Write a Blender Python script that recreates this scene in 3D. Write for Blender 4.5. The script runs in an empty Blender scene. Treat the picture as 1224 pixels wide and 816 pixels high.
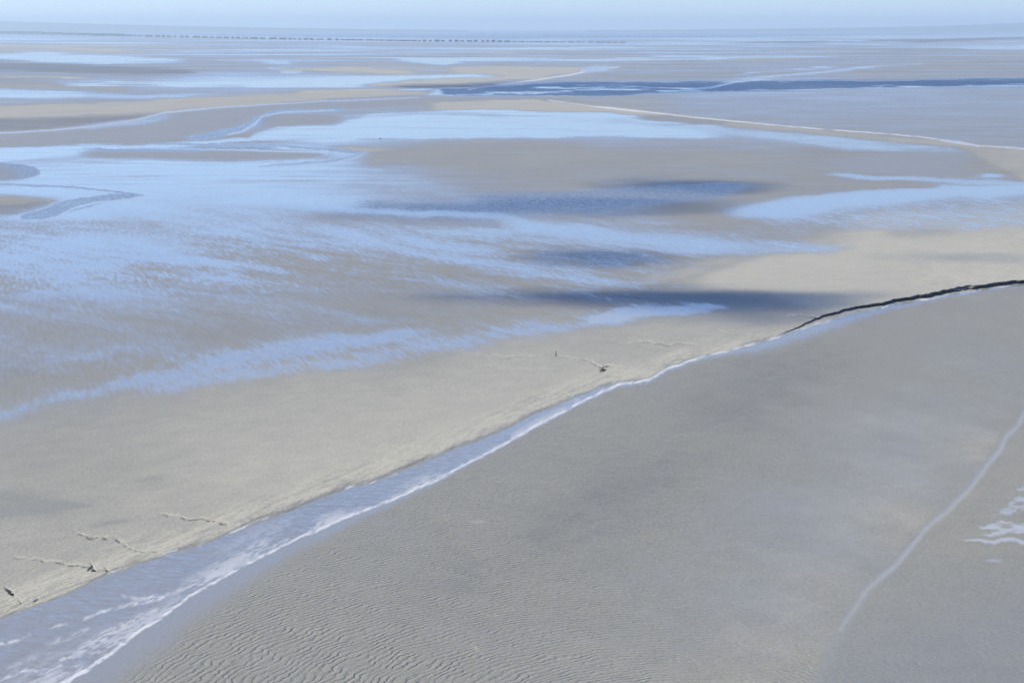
import bpy, math, random
import numpy as np
from mathutils import Vector

sc = bpy.context.scene
COL = sc.collection
R = math.radians

# ------------------------------------------------------------------ camera, world, sun, exposure
CAM_H = 80.0          # look-out terrace above the bay
FPX = 2380.0          # focal length in photo pixels (1224 wide)
V_HOR = 33.0          # photo row of the geometric horizon
PITCH = math.atan((408 - V_HOR) / FPX)

cam_d = bpy.data.cameras.new('camera')
cam_d.sensor_width = 36.0
cam_d.lens = 36.0 * FPX / 1224.0
cam_d.clip_start = 1.0
cam_d.clip_end = 400000.0
cam = bpy.data.objects.new('camera', cam_d)
COL.objects.link(cam)
cam.location = (0, 0, CAM_H)
cam.rotation_euler = (math.pi / 2 - PITCH, 0, 0)
sc.camera = cam

SUN_ELEV = R(42)
SUN_AZ = R(-68)       # seen from above: 0 = straight ahead (+Y), negative = to the left
sun_dir = Vector((math.sin(SUN_AZ) * math.cos(SUN_ELEV), math.cos(SUN_AZ) * math.cos(SUN_ELEV), math.sin(SUN_ELEV)))

world = bpy.data.worlds.new('World')
sc.world = world
world.use_nodes = True
wn, wl = world.node_tree.nodes, world.node_tree.links
wn.clear()
w_out = wn.new('ShaderNodeOutputWorld')
w_bg = wn.new('ShaderNodeBackground')
w_bg.inputs['Strength'].default_value = 0.11
w_sky = wn.new('ShaderNodeTexSky')
w_sky.sky_type = 'NISHITA'
w_sky.sun_disc = False
w_sky.sun_elevation = SUN_ELEV
w_sky.sun_rotation = SUN_AZ
w_sky.altitude = 80
w_sky.air_density = 1.0
w_sky.dust_density = 0.0
w_sky.ozone_density = 3.0
w_hs = wn.new('ShaderNodeMix')
w_hs.data_type = 'RGBA'
w_hs.blend_type = 'MULTIPLY'
w_hs.inputs[0].default_value = 1.0
w_hs.inputs[7].default_value = (0.66, 0.835, 1.27, 1)
wl.new(w_sky.outputs[0], w_hs.inputs[6])
wl.new(w_hs.outputs[2], w_bg.inputs['Color'])
wl.new(w_bg.outputs[0], w_out.inputs['Surface'])

sun_l = bpy.data.lights.new('sun', 'SUN')
sun_l.energy = 4.1
sun_l.angle = R(0.53)
sun_l.color = (1.0, 0.935, 0.73)
sun = bpy.data.objects.new('sun', sun_l)
COL.objects.link(sun)
sun.rotation_euler = sun_dir.to_track_quat('Z', 'Y').to_euler()

sc.view_settings.view_transform = 'Standard'
sc.view_settings.look = 'None'
sc.view_settings.exposure = 0.35
sc.view_settings.gamma = 1.0
sc.view_settings.use_curve_mapping = False
sc.render.engine = 'CYCLES'
sc.cycles.use_denoising = True
try:
    sc.cycles.denoising_input_passes = 'RGB_ALBEDO_NORMAL'
except Exception:
    pass
sc.cycles.max_bounces = 6
sc.cycles.diffuse_bounces = 2
sc.cycles.glossy_bounces = 3
sc.cycles.transparent_max_bounces = 12
sc.cycles.volume_bounces = 1

# ------------------------------------------------------------------ helpers
cp, sp = math.cos(PITCH), math.sin(PITCH)
def ray(u, v):
    """direction in the world of a photo pixel (arrays allowed), scaled so that z = -1 when it looks down"""
    x = (u - 612.0) / FPX
    y = -(v - 408.0) / FPX
    return x, cp + y * sp, -sp + y * cp
def ground(u, v, z=0.0):
    x, y, zz = ray(u, v)
    t = (z - CAM_H) / zz
    return x * t, y * t
def sm(x):
    x = np.clip(x, 0, 1)
    return x * x * (3 - 2 * x)
rng = np.random.RandomState(7)
_perm = rng.rand(256, 256).astype(np.float32)
def vnoise(x, y, seed=0):
    xi, yi = np.floor(x).astype(np.int64), np.floor(y).astype(np.int64)
    fx, fy = sm(x - xi), sm(y - yi)
    o1, o2 = seed * 37, seed * 91
    g = lambda a, b: _perm[(a + o1) & 255, (b + o2) & 255]
    return ((g(xi, yi) * (1 - fx) + g(xi + 1, yi) * fx) * (1 - fy) + (g(xi, yi + 1) * (1 - fx) + g(xi + 1, yi + 1) * fx) * fy) * 2 - 1
def fbm(x, y, oct=4, seed=0, gain=0.5):
    s, a, tot = 0, 1.0, 0
    for k in range(oct):
        s = s + a * vnoise(x * 2 ** k, y * 2 ** k, seed + k)
        tot += a
        a *= gain
    return s / tot
def prop(o, label=None, cat=None, kind=None, group=None):
    if label: o['label'] = label
    if cat: o['category'] = cat
    if kind: o['kind'] = kind
    if group: o['group'] = group
    return o

# ------------------------------------------------------------------ the ground sheet: vertices denser near the look-out
us = np.concatenate([np.linspace(-1500, -250, 40, endpoint=False), np.linspace(-250, -8, 90, endpoint=False),
                     np.arange(-8, 1232, 1.15), np.linspace(1234, 1480, 90), np.linspace(1500, 2750, 40)])
# farthest row 60 km away
vfar = V_HOR + FPX * CAM_H / 60000.0 * 1.0
vs = np.concatenate([np.linspace(vfar, 120, 190, endpoint=False), np.arange(120, 400, 0.62), np.arange(400, 822, 0.9),
                     np.linspace(824, 1000, 60), np.linspace(1015, 2200, 40)])
NU, NV = len(us), len(vs)
V0, U0 = np.meshgrid(vs, us, indexing='ij')
U0 = U0.ravel().astype(np.float64); V0 = V0.ravel().astype(np.float64)
D = FPX * CAM_H / (V0 - V_HOR)          # rough distance
LQ = 9.0 * np.log(V0 - V_HOR)
# uneven edges: everything below is laid out on slightly warped coordinates of the beach
k_ = np.clip((V0 - V_HOR) / 400, 0.02, 1)
U = U0 + fbm(U0 / 38, LQ * 1.2, 4, 1) * 9
V = V0 + sm((150 - V0) / 60) * fbm(U0 / 150, LQ * 26, 3, 77) * 3.2 + fbm(U0 / 55, LQ * 1.1, 4, 5) * (7 * k_ + 0.6) + fbm(U0 / 9, LQ * 5, 3, 9) * (2.4 * k_ + 0.15)
Vr = V0 + fbm(U0 / 30, LQ, 3, 15) * (2.0 * k_ + 0.1) + fbm(U0 / 6, LQ * 5, 2, 19) * (1.2 * k_ + 0.05)   # crisper coordinates for shore lines
Ur = U0

def band(rows, st=1.5, sb=None, eu=25, crisp=False, raw=False):
    """mask of a strip; rows = (u, top v, bottom v)"""
    sb = st if sb is None else sb
    uu = [r[0] for r in rows]
    X, Y = (U0, V0) if raw else ((Ur, Vr) if crisp else (U, V))
    t = np.interp(X, uu, [r[1] for r in rows])
    b = np.interp(X, uu, [r[2] for r in rows])
    m = sm((Y - t) / st + 0.5) * sm((b - Y) / sb + 0.5)
    if uu[0] > 2:
        m = m * sm((X - uu[0]) / eu + 0.5)
    if uu[-1] < 1222:
        m = m * sm((uu[-1] - X) / eu + 0.5)
    return m
def stroke(pts, w=2.0, soft=1.5, crisp=True, raw=False):
    """mask of a polyline; pts = (u, v[, width])"""
    X, Y = (U0, V0) if raw else ((Ur, Vr) if crisp else (U, V))
    out = np.zeros_like(U0)
    for p, q in zip(pts[:-1], pts[1:]):
        w0, w1 = (p[2] if len(p) > 2 else w), (q[2] if len(q) > 2 else w)
        mg = max(w0, w1) + soft + 2
        sel = np.where((X > min(p[0], q[0]) - mg) & (X < max(p[0], q[0]) + mg) & (Y > min(p[1], q[1]) - mg) & (Y < max(p[1], q[1]) + mg))[0]
        if not len(sel): continue
        dx, dy = q[0] - p[0], q[1] - p[1]
        t = np.clip(((X[sel] - p[0]) * dx + (Y[sel] - p[1]) * dy) / (dx * dx + dy * dy + 1e-9), 0, 1)
        d = np.hypot(X[sel] - p[0] - t * dx, Y[sel] - p[1] - t * dy)
        m = 1 - sm((d - (w0 + (w1 - w0) * t) / 2) / soft + 0.5)
        out[sel] = np.maximum(out[sel], m)
    return out

# --- base layer: how wet, and how pale / ochre (tint) the sand is, from a coarse survey of the beach
SURVEY = """
0 45 .55 0; 200 48 .5 0; 400 52 .5 0; 612 50 .55 0; 820 50 .55 0; 1000 48 .5 0; 1224 50 .5 0
0 60 .25 .5; 150 62 .3 .4; 300 64 .45 .1; 450 60 .5 0; 612 64 .4 .2; 800 60 .45 0; 1000 62 .35 0; 1224 66 .35 0
0 80 .3 -.5; 120 82 .28 -.4; 240 76 .3 0; 330 80 .45 0; 450 82 .3 .5; 560 76 .4 .1; 700 80 .3 .3; 820 82 .3 0; 950 78 .4 0; 1100 80 .3 .1; 1224 80 .3 0
0 98 .2 -.2; 120 100 .4 0; 300 100 .7 0; 420 98 .7 0; 1224 110 .45 0
0 118 .5 -.1; 120 116 .35 -.1; 300 112 .35 0; 420 110 .3 .2
0 132 .15 .6; 200 126 .15 .6; 0 148 .15 -.2; 120 145 .2 0; 60 165 .3 0; 200 150 .25 0; 350 140 .4 0; 300 120 .3 .4
430 122 .4 0; 560 124 .2 .4; 700 124 .25 .3; 900 120 .5 0; 1100 120 .5 0; 1224 125 .5 0; 900 140 .5 0; 1100 148 .5 .0; 1224 150 .55 0; 1200 165 .5 0
60 185 .85 0; 60 225 .97 0; 200 210 1 0; 350 215 .95 0; 450 220 .8 0; 300 235 .92 0; 100 245 .9 0
550 215 .5 0; 700 212 .38 .15; 650 190 .2 .15; 560 182 .25 .15; 800 190 .3 .1; 900 200 .32 .1; 1000 190 .4 0; 1080 200 .3 .1; 1150 205 .4 .2
540 150 .9 0; 660 150 .8 0; 760 158 .7 0; 860 170 .6 0; 450 155 .85 0
60 265 .85 0; 200 270 .78 0; 350 262 .68 0; 450 262 .6 0; 550 262 .55 0; 600 250 .5 0; 720 265 .6 0; 800 280 .5 .1
40 300 .74 0; 60 330 .68 0; 160 300 .74 0; 260 300 .74 0; 300 320 .55 0; 380 330 .42 0; 180 340 .5 0; 440 330 .55 0; 560 300 .6 0; 640 285 .45 0; 560 335 .35 0; 680 335 .36 0; 760 330 .4 .05; 820 310 .55 0; 900 285 .6 0
0 360 .36 0; 60 390 .3 0; 180 380 .28 0; 300 370 .26 0; 420 360 .24 .1; 520 365 .28 0; 300 400 .22 0; 500 390 .22 0; 620 375 .32 0; 700 360 .3 0
0 430 .32 -.05; 80 450 .28 0; 200 420 .24 0; 60 530 .15 .2; 140 510 .16 .3; 250 480 .15 .4; 360 455 .1 .4
820 250 .25 .2; 860 240 .25 .15; 920 225 .3 .1; 840 290 .45 .1
950 320 .02 .8; 1080 300 .02 .85; 1200 300 .02 .85; 900 335 .02 .7; 1050 340 .02 .8; 1180 320 .02 .8; 1000 355 .05 .6; 900 370 .08 .3; 960 370 .05 .4; 820 390 .05 .6; 880 400 .02 .7; 780 405 .05 .5; 700 410 .06 .5
0 560 .10 .4; 100 560 .03 .6; 250 540 .02 .65; 400 500 .02 .7; 550 450 .02 .7; 650 440 .02 .75; 450 560 .01 .75; 550 510 .01 .75; 320 600 .01 .7; 150 600 .04 .5; 40 620 .10 .25; 60 680 .02 .55; 160 640 .02 .55; 0 700 .02 .5
"""
sv = np.array([[float(t) for t in s.split()] for s in SURVEY.replace('\n', ';').split(';') if s.strip()])
gu = np.linspace(-1500, 2750, 200); gl = np.linspace(LQ.min(), LQ.max(), 160)
GU, GL = np.meshgrid(np.linspace(0, 1224, 120), gl, indexing='ij')
num_w = np.zeros_like(GU); num_t = np.zeros_like(GU); den = np.zeros_like(GU)
for u_, v_, w_, t_ in sv:
    l_ = 9.0 * math.log(v_ - V_HOR)
    vv = (v_ - V_HOR)
    g = np.exp(-(((GU - u_) / 70) ** 2 + ((GL - l_) / 1.0) ** 2)) + 1e-4 * np.exp(-(((GU - u_) / 300) ** 2 + ((GL - l_) / 4.0) ** 2)) + 1e-12
    num_w += g * w_; num_t += g * t_; den += g
num_w /= den; num_t /= den
def bilin(G, x, y):
    fx = np.clip((x / 1224) * (G.shape[0] - 1), 0, G.shape[0] - 1.001); fy = np.clip((y - gl[0]) / (gl[-1] - gl[0]) * (G.shape[1] - 1), 0, G.shape[1] - 1.001)
    i, j = fx.astype(int), fy.astype(int); a, b = fx - i, fy - j
    return (G[i, j] * (1 - a) + G[i + 1, j] * a) * (1 - b) + (G[i, j + 1] * (1 - a) + G[i + 1, j + 1] * a) * b
LQw = 9.0 * np.log(np.maximum(V - V_HOR, 0.5))
wet = bilin(num_w, U, LQw); tint = bilin(num_t, U, LQw)
foam = np.zeros_like(wet); wind = np.full_like(wet, 0.14); rip = np.zeros_like(wet); deep = np.zeros_like(wet); scar = np.zeros_like(wet)
far = sm((110 - V0) / 50)
mid = sm((V0 - 60) / 60) * (1 - sm((V0 - 300) / 120))
# long streaks left by the ebb
st1 = fbm(U0 / 160, LQ * 4.5, 4, 23); st2 = fbm(U0 / 60, LQ * 9, 3, 31); st3 = fbm(U0 / 240 + 0.01 * V0, LQ * 16, 3, 57)
st4 = fbm(U0 / 130 + 5, LQ * 34, 3, 141)
wet += far * (0.45 * st1 + 0.55 * st3 + .5 * st4) + mid * 0.16 * st2
wet += .17 * sm((170 - V0) / 60)
tint += far * (0.8 * st2 - .6 * st4) + mid * 0.25 * st1
rot_u = U0 * 0.96 - V0 * 0.28; rot_v = U0 * 0.28 * 0.6 + V0
drift = fbm((U0 - V0 * 1.2) / 150, (V0 - U0 * 0.18) / 16, 4, 41)
sp_zone = band([(0, 240, 480), (400, 235, 420), (600, 200, 380), (800, 200, 340), (900, 200, 300), (1000, 170, 280), (1224, 190, 270)], 20, 20)
silk = fbm((U0 - V0 * 1.5) / 95, (V0 - U0 * 0.10) / 7 * (260 / (V0 + 60)), 4, 181)
wet += sp_zone * (0.24 * drift + .22 * silk + .10 * sm((700 - U0) / 200) * sm((370 - V0) / 40))
tint -= sp_zone * .15
def lay(a, m, val):
    a += m * (val - a)
def put(m, w=None, t=None, f=None, wi=None, d=None):
    if w is not None: lay(wet, m, w)
    if t is not None: lay(tint, m, t)
    if f is not None: lay(foam, m, f)
    if wi is not None: lay(wind, m, wi)
    if d is not None: lay(deep, m, d)

# --- far flats
put(band([(0, 64, 72), (60, 62.5, 75), (120, 65, 77), (170, 68, 76), (215, 70, 74)], 2), w=.95)
put(band([(0, 54.5, 57.5), (70, 56, 59), (150, 59.5, 62)], 1.5), w=.05, t=.9)
put(band([(0, 76, 84), (100, 77, 88), (170, 80, 90), (230, 84, 88)], 2), w=.25, t=-.7)
put(band([(0, 89.5, 91.5), (60, 91, 93), (110, 93, 95)], 1.2), w=0, t=1)
put(band([(70, 99, 101), (160, 97.5, 102.5), (300, 97, 104), (420, 92, 104), (520, 90, 98), (600, 88, 93)], 2), w=1, wi=.15)
put(band([(180, 95.5, 97), (300, 93, 95.5)], 1), w=.9, wi=.1)
put(band([(300, 71, 72.5), (320, 73, 76), (345, 75, 79), (352, 76, 78)], 1.5, eu=8), w=.9, wi=.1)
put(band([(322, 80, 82), (335, 79, 87), (352, 82, 88), (358, 85, 87)], 1.5, eu=8), w=.9, wi=.1)
put(band([(0, 106, 118), (60, 108, 119), (110, 112, 118)], 3), w=.9, wi=.2)
put(band([(100, 113, 118), (250, 112, 116), (330, 110.5, 112)], 2), w=.8)
put(band([(0, 100, 105), (90, 102, 106), (150, 104, 110)], 2), w=.1, t=.3)
put(band([(330, 82, 84), (420, 80, 87), (490, 84, 89), (500, 87, 88)], 1.5), w=.1, t=.8)
put(band([(475, 70.5, 72.5), (560, 70.8, 74), (700, 70, 73), (900, 69, 71)], 1.2), w=1, wi=.1)
put(band([(480, 71, 74), (530, 70, 78), (560, 71, 73)], 1.5), w=1, wi=.1)
put(band([(380, 55.5, 56.8), (520, 58, 59), (650, 57, 60), (760, 57, 59)], 1.2), w=.95, wi=.1)
put(band([(540, 80, 88), (620, 79, 92), (680, 80, 88), (700, 82, 84)], 2), w=.08, t=.8)
put(band([(440, 100, 103), (520, 95, 101), (600, 92, 98), (660, 90, 95)], 1.8), w=.08, t=.85)
put(band([(360, 108, 112), (450, 107, 113), (480, 108, 111)], 2), w=.1, t=.8)
put(band([(470, 102, 104), (540, 101, 104), (600, 99.5, 101)], 1.2), w=.2, t=-.9)
put(band([(820, 71, 72.5), (900, 71, 72.2), (960, 70.5, 71.5)], 1), w=.15, t=.6)
put(band([(780, 66, 68), (900, 66.5, 69), (1000, 67, 69)], 1.2), w=.9, wi=.1)
put(band([(1040, 55, 56), (1120, 55.5, 57), (1170, 56, 59.5), (1224, 54.5, 59.5)], 1, eu=10), w=1, wi=.1)
put(band([(1120, 63, 65), (1170, 64, 66)], 1), w=.9, wi=.1)
put(band([(960, 49.5, 51), (1060, 49, 50.2), (1140, 47.8, 49.2), (1224, 45.5, 47)], 1), w=.2, t=-1.2)
put(band([(880, 51, 52.2), (990, 49.8, 51.2)], 1), w=.3, t=-1)
# --- the tidal channel across the bay
A_TOP = [(470, 108, 0), (560, 104, 0), (620, 99, 0), (700, 97, 0), (760, 97, 0), (820, 96, 0), (900, 97, 0), (960, 97, 0), (1060, 95.5, 0), (1140, 94.8, 0), (1224, 93.5, 0)]
A_ROWS = [(505, 109, 111), (540, 105.5, 114.5), (600, 102, 116), (640, 99, 116), (720, 97, 115), (816, 96.5, 110.5), (900, 97, 108), (960, 96.8, 107), (1060, 95.5, 105), (1140, 94.8, 103.2), (1224, 93.6, 100.5)]
chan = band(A_ROWS, 1.2, 1.2, eu=20)
put(chan, w=1, t=0, f=0, wi=1.0, d=1)
put(band([(470, 107, 112), (500, 106, 114), (530, 108, 113)], 1.5, eu=10), w=1, wi=.1, d=0)
for r_ in ([(505, 113, 114.5), (560, 112.8, 114), (640, 111, 112.2), (720, 107, 108), (800, 108.2, 109.4), (840, 107, 108.5)],
           [(690, 102, 102.8), (790, 104.5, 105.3), (830, 104.5, 106)],
           [(640, 104.5, 105.5), (720, 105.5, 106.5), (760, 107, 108)],
           [(1040, 102, 103), (1130, 103.5, 105), (1224, 100.8, 103)]):
    put(band(r_, 1.0, eu=20), w=1, wi=.05, d=0)
put(stroke([(815, 108, 1.6), (850, 105, 2), (880, 98, 2), (905, 96, 1)], soft=1.2), w=1, wi=.05, f=.3, d=0)
put(stroke([(560, 107, 1.5), (600, 101.5, 1.5), (640, 96, 1.5), (680, 90, 1.8), (705, 85, 2), (740, 80, 1.2)], soft=1.2), f=.75, w=.8)
put(band([(690, 82, 86), (705, 80, 87), (730, 79, 82)], 1.5, eu=6), w=1, wi=.05, f=.25)
put(band([(860, 97, 98), (905, 93, 96.5), (960, 87, 90), (1030, 80, 82.5), (1100, 75, 76.5)], 1.5, eu=10), w=1, wi=.05, f=.15)
put(band([(880, 90, 91.5), (930, 84, 86), (1000, 78, 80)], 1.3), w=.95, wi=.05)
# --- sand bars in the middle left
put(band([(0, 127, 140), (150, 122, 136), (260, 114, 128), (400, 110, 118), (520, 108, 112)], 3, 3), w=.08, t=.65)
put(band([(0, 141, 157), (90, 140, 151), (160, 138, 144), (190, 136, 139)], 4, 3), w=.2, t=-.5)
put(band([(0, 160, 175), (90, 154, 173), (200, 136, 168), (260, 128, 161), (300, 125, 147), (340, 123, 134), (420, 120, 129), (560, 116, 124), (700, 118, 124)], 2, 1.5, eu=60), w=.42, t=.05)
put(stroke([(-20, 161, 1.6), (90, 153.5, 2), (150, 146, 2.6), (200, 134.5, 2.2), (270, 128, 1.6), (380, 121.5, 1.2), (500, 117, .8)], soft=1.6), w=1, f=.35, wi=.05)
put(band([(100, 150, 156), (170, 141, 150), (200, 136, 141)], 3), w=.75, wi=.1)
put(band([(225, 162, 168), (260, 158, 165), (290, 150, 160), (305, 141, 153), (320, 135, 145), (350, 131, 136), (410, 129, 132)], 2, 2, eu=14), w=1, wi=.75, d=.6)
put(stroke([(272, 161.5, 1.5), (290, 157, 2.5), (304, 149, 3), (313, 139.5, 2), (340, 134.5, 1.5), (400, 132, 1)], soft=1.5), w=1, f=.35, wi=.05, d=0)
put(band([(315, 139, 150), (360, 137, 150), (405, 138, 148)], 4, 4, eu=18), w=.35, t=0)
put(band([(0, 176, 192), (150, 172, 180), (300, 165, 170), (330, 150, 168), (400, 152, 170), (440, 135, 166), (600, 130, 166), (740, 134, 163), (860, 148, 166)], 3, 3, eu=50), w=.97, wi=.12)
put(band([(430, 138, 140), (520, 134, 137), (600, 136, 140)], 2.5), w=.8)
put(band([(730, 143, 146), (830, 150, 156), (1000, 162, 178), (1160, 177, 188)], 4, 6), w=.85, wi=.2)
put(band([(520, 122, 131), (640, 120, 132), (740, 128, 135), (830, 139, 142), (900, 147, 151)], 1.5, 2), w=.06, t=.75)
put(band([(770, 136, 143), (830, 140, 148), (890, 147, 152)], 2.5), w=.3, t=-.1)
put(band([(860, 146, 150), (960, 154, 160), (1060, 162, 168), (1140, 168, 176), (1180, 172, 190), (1224, 178, 214)], 1.2, 6), w=.1, t=.45)
put(band([(1000, 188, 206), (1080, 182, 208), (1160, 180, 208)], 10, 8), w=.48, t=-.05)
put(stroke([(655, 120, .8), (700, 126, 1.2), (745, 131, 1.8), (816, 139, 1.2), (940, 151, 1.3), (1060, 160, 1.1), (1125, 167, 1.8)], soft=1.1) * sm(.9 + fbm(U0 / 18, U0 * 0, 3, 161)), f=.8, w=.5)
put(stroke([(1125, 168, 3), (1150, 171, 3), (1170, 175, 2)], soft=1.5), f=.5, w=1)
put(stroke([(1150, 172, 1), (1190, 175.5, 1.6), (1240, 179, 2)], soft=1.2), f=.55, w=1, wi=.05)
# --- islet and looping stream
put(band([(105, 180, 186), (160, 176, 190), (260, 178, 193), (340, 181, 193), (392, 184, 188)], 4, 6, eu=25), w=.42, t=0)
put(band([(110, 177, 180), (220, 176, 181), (330, 177, 181)], 2), w=.85, wi=.9, d=.5)
put(stroke([(95, 173, .8), (150, 176, 1.2), (200, 178, 1.5), (300, 180, 1.8), (380, 182, 1.8), (392, 185, 1.4), (372, 190, 1)], soft=1.6), w=1, wi=.02, f=.12)
put(band([(170, 169, 171), (250, 171, 174), (330, 174, 177), (400, 177, 181), (434, 181, 184)], 1.6), w=1, wi=.8, d=.5)
put(band([(395, 175, 176), (430, 177, 181), (470, 178, 183)], 2), w=.1, t=.6)
put(stroke([(434, 182, 3), (425, 187, 3), (400, 192, 3), (350, 196, 3), (310, 199, 1)], soft=2), w=1, wi=.65, d=.5)
put(stroke([(436, 183, 1.2), (425, 189.5, 1.4), (400, 194, 1), (330, 200, .6)], soft=1.2), f=.3, w=1)
put(band([(440, 180, 196), (560, 178, 198), (700, 180, 200), (840, 180, 198), (900, 184, 200)], 8, 10), w=.27, t=.12)
put(band([(0, 194, 215), (25, 196, 215), (42, 200, 211), (48, 205, 208)], 2, 2, eu=3, crisp=True), w=.75, wi=.8, d=.6)
put(band([(0, 196, 214), (20, 201, 213)], 4, 4, eu=10), w=.4, t=0)
put(band([(0, 219.5, 222), (80, 222.5, 225), (140, 228, 230.5), (172, 233, 235)], 1.2, eu=6, crisp=True), w=.9, wi=.65, d=.55)
put(band([(0, 234, 258), (15, 233.5, 256), (35, 236, 252), (60, 238, 243), (70, 240, 241)], 1.6, 2, eu=4, crisp=True), w=.12, t=.3)
put(band([(0, 244, 258), (25, 243, 254), (50, 240, 247)], 4, 2, eu=5), w=.35, t=-.6)
put(band([(25, 258, 263), (50, 250, 262), (75, 241, 256), (100, 236, 249), (140, 231, 240), (170, 233.5, 236)], 1.6, 2, eu=6, crisp=True), w=1, wi=.65, d=.6)
put(stroke([(45, 264, 1), (70, 259, 2), (85, 250, 2), (110, 243.5, 2), (150, 238.5, 2), (173, 235, 1.5)], soft=2), w=1, wi=.02, f=.2, d=0)
# the ebb combs even the wettest sheets
comb = fbm(U0 / 90, LQ * 13, 4, 151) + .6 * fbm(U0 / 40, LQ * 30, 3, 155)
zone_c = sm((V0 - 52) / 10) * sm((250 - V0) / 40) * (1 - chan)
wet -= zone_c * np.clip(comb - .05, 0, 1) * .25 * sm((wet - .5) / .3)
wet += zone_c * np.clip(-comb - .15, 0, 1) * .4 * sm((.5 - wet) / .3)
# --- sheets of water over the rippled flat
put(band([(300, 225, 240), (420, 238, 250), (520, 246, 258), (600, 256, 268), (700, 270, 288), (800, 284, 300), (900, 290, 306)], 8, 12, eu=60), w=.98, wi=.2)
put(band([(380, 268, 290), (480, 282, 304), (560, 300, 318), (640, 316, 330), (700, 328, 338), (760, 336, 342)], 10, 8, eu=50), w=.84, wi=.3)
put(band([(0, 262, 292), (100, 262, 285), (200, 262, 280)], 8, 12), w=.74, wi=.3)
put(band([(30, 318, 350), (60, 325, 352), (75, 335, 345)], 10, 10, eu=30), w=.66)
put(band([(560, 232, 250), (700, 228, 256), (860, 218, 236), (900, 220, 226)], 6, 6, eu=60), w=.72, wi=1.0, d=.55)  # cloud shade over the ripples, painted in as dark-blue deep water
put(band([(430, 238, 248), (560, 244, 252), (660, 256, 258)], 5, 5, eu=40), w=.7, wi=1.0, d=.4)  # streak of the same cloud shade, darkened through deep
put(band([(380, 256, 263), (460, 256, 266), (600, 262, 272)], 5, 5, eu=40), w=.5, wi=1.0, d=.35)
put(band([(630, 300, 316), (700, 298, 318), (780, 300, 312)], 6, 6, eu=40), w=.66, wi=1.0, d=.5)  # another cloud-shaded patch, its shade coloured as deep water
put(band([(985, 208, 211), (1050, 209, 216), (1130, 213, 219), (1224, 216, 222)], 2.5, eu=30), w=.85, wi=.2)
put(band([(1170, 206, 212), (1200, 207, 211)], 2, eu=10), w=.9)
put(band([(866, 250, 255), (890, 246, 259), (930, 238, 264), (1000, 229, 272), (1080, 226, 276), (1140, 224, 276), (1224, 222, 274)], 2.5, 9, eu=14), w=.66, wi=.2)
put(band([(875, 250, 256), (900, 245, 260), (950, 236, 262), (1000, 230, 248), (1100, 226, 240), (1160, 225, 232)], 2, 8, eu=14), w=1, wi=.08)
put(band([(1120, 222.5, 231), (1180, 222, 240), (1224, 221, 232)], 1.5, 4, eu=20), w=.97, wi=.1)
put(band([(900, 288, 302), (960, 289, 304), (1000, 293, 304), (1018, 296, 301)], 5, 2.5, eu=14), w=.8, wi=.35)
put(band([(1060, 274, 282), (1110, 274, 286), (1140, 274, 280)], 5, eu=20), w=.35, t=.4)
put(band([(770, 330, 342), (840, 312, 322), (880, 300, 306)], 6, 6, eu=20), w=.3, t=.5)
put(band([(840, 328, 348), (880, 312, 348), (920, 305, 350), (1000, 302, 378), (1060, 290, 360), (1120, 281, 352), (1224, 280, 334)], 7, 3, eu=30), w=.01, t=.85)
mott = fbm((U0 - V0) / 14, (V0 + .2 * U0) / 5, 4, 171)
mz = band([(1090, 315, 345), (1130, 292, 340), (1180, 284, 338), (1224, 280, 334)], 8, 4, eu=50)
tint += mz * np.abs(mott) * 1.4 - mz * .25
wet += mz * sm((-mott - .1) / .3) * .12
# the long blue tongue
put(band([(0, 482, 512), (60, 460, 496), (120, 442, 480), (240, 420, 466), (320, 402, 452), (440, 392, 436), (540, 386, 424), (640, 378, 408), (740, 368, 386)], 14, 12, eu=30), w=.34, wi=.4)
put(band([(0, 490, 502), (40, 479, 490), (90, 464, 476), (160, 452, 463), (240, 433, 450), (320, 413, 434), (400, 400, 422), (450, 396, 412), (520, 392, 402)], 7, 7, eu=30), w=.9, wi=.3)
put(band([(180, 462, 474), (280, 444, 460), (380, 430, 444), (450, 416, 434), (520, 406, 422), (600, 392, 408), (680, 382, 396), (740, 370, 386), (800, 364.5, 377), (840, 363.5, 374), (870, 367, 369)], 5, 5, eu=14), w=.8, wi=.25)
put(band([(700, 374, 386), (760, 366, 380), (810, 364.5, 375.5), (840, 364.5, 373), (860, 365.5, 371), (880, 367.8, 368.2)], 2, 3, eu=6), w=1, wi=.12, f=.18)
put(band([(50, 430, 438), (120, 418, 430), (200, 402, 412)], 8, eu=30), w=.5)
put(band([(60, 560, 566), (90, 554, 562)], 8, eu=40), w=.12)
put(band([(0, 592, 600), (60, 594, 604), (100, 600, 604)], 6, eu=20), w=.22, t=0)  # faint grey of a cloud shadow, put in as damp sand
put(band([(0, 612, 624), (30, 606, 618), (70, 606, 614)], 5, eu=20), w=.26, t=-.1)
put(band([(60, 602, 606), (110, 600, 604)], 4, eu=20), w=.3, t=-.3)
put(band([(110, 624, 627), (150, 622, 627)], 4, eu=20), w=.22, t=-.2)
put(band([(155, 570, 574), (185, 568, 575)], 4, eu=15), w=.1, t=.1)

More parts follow.
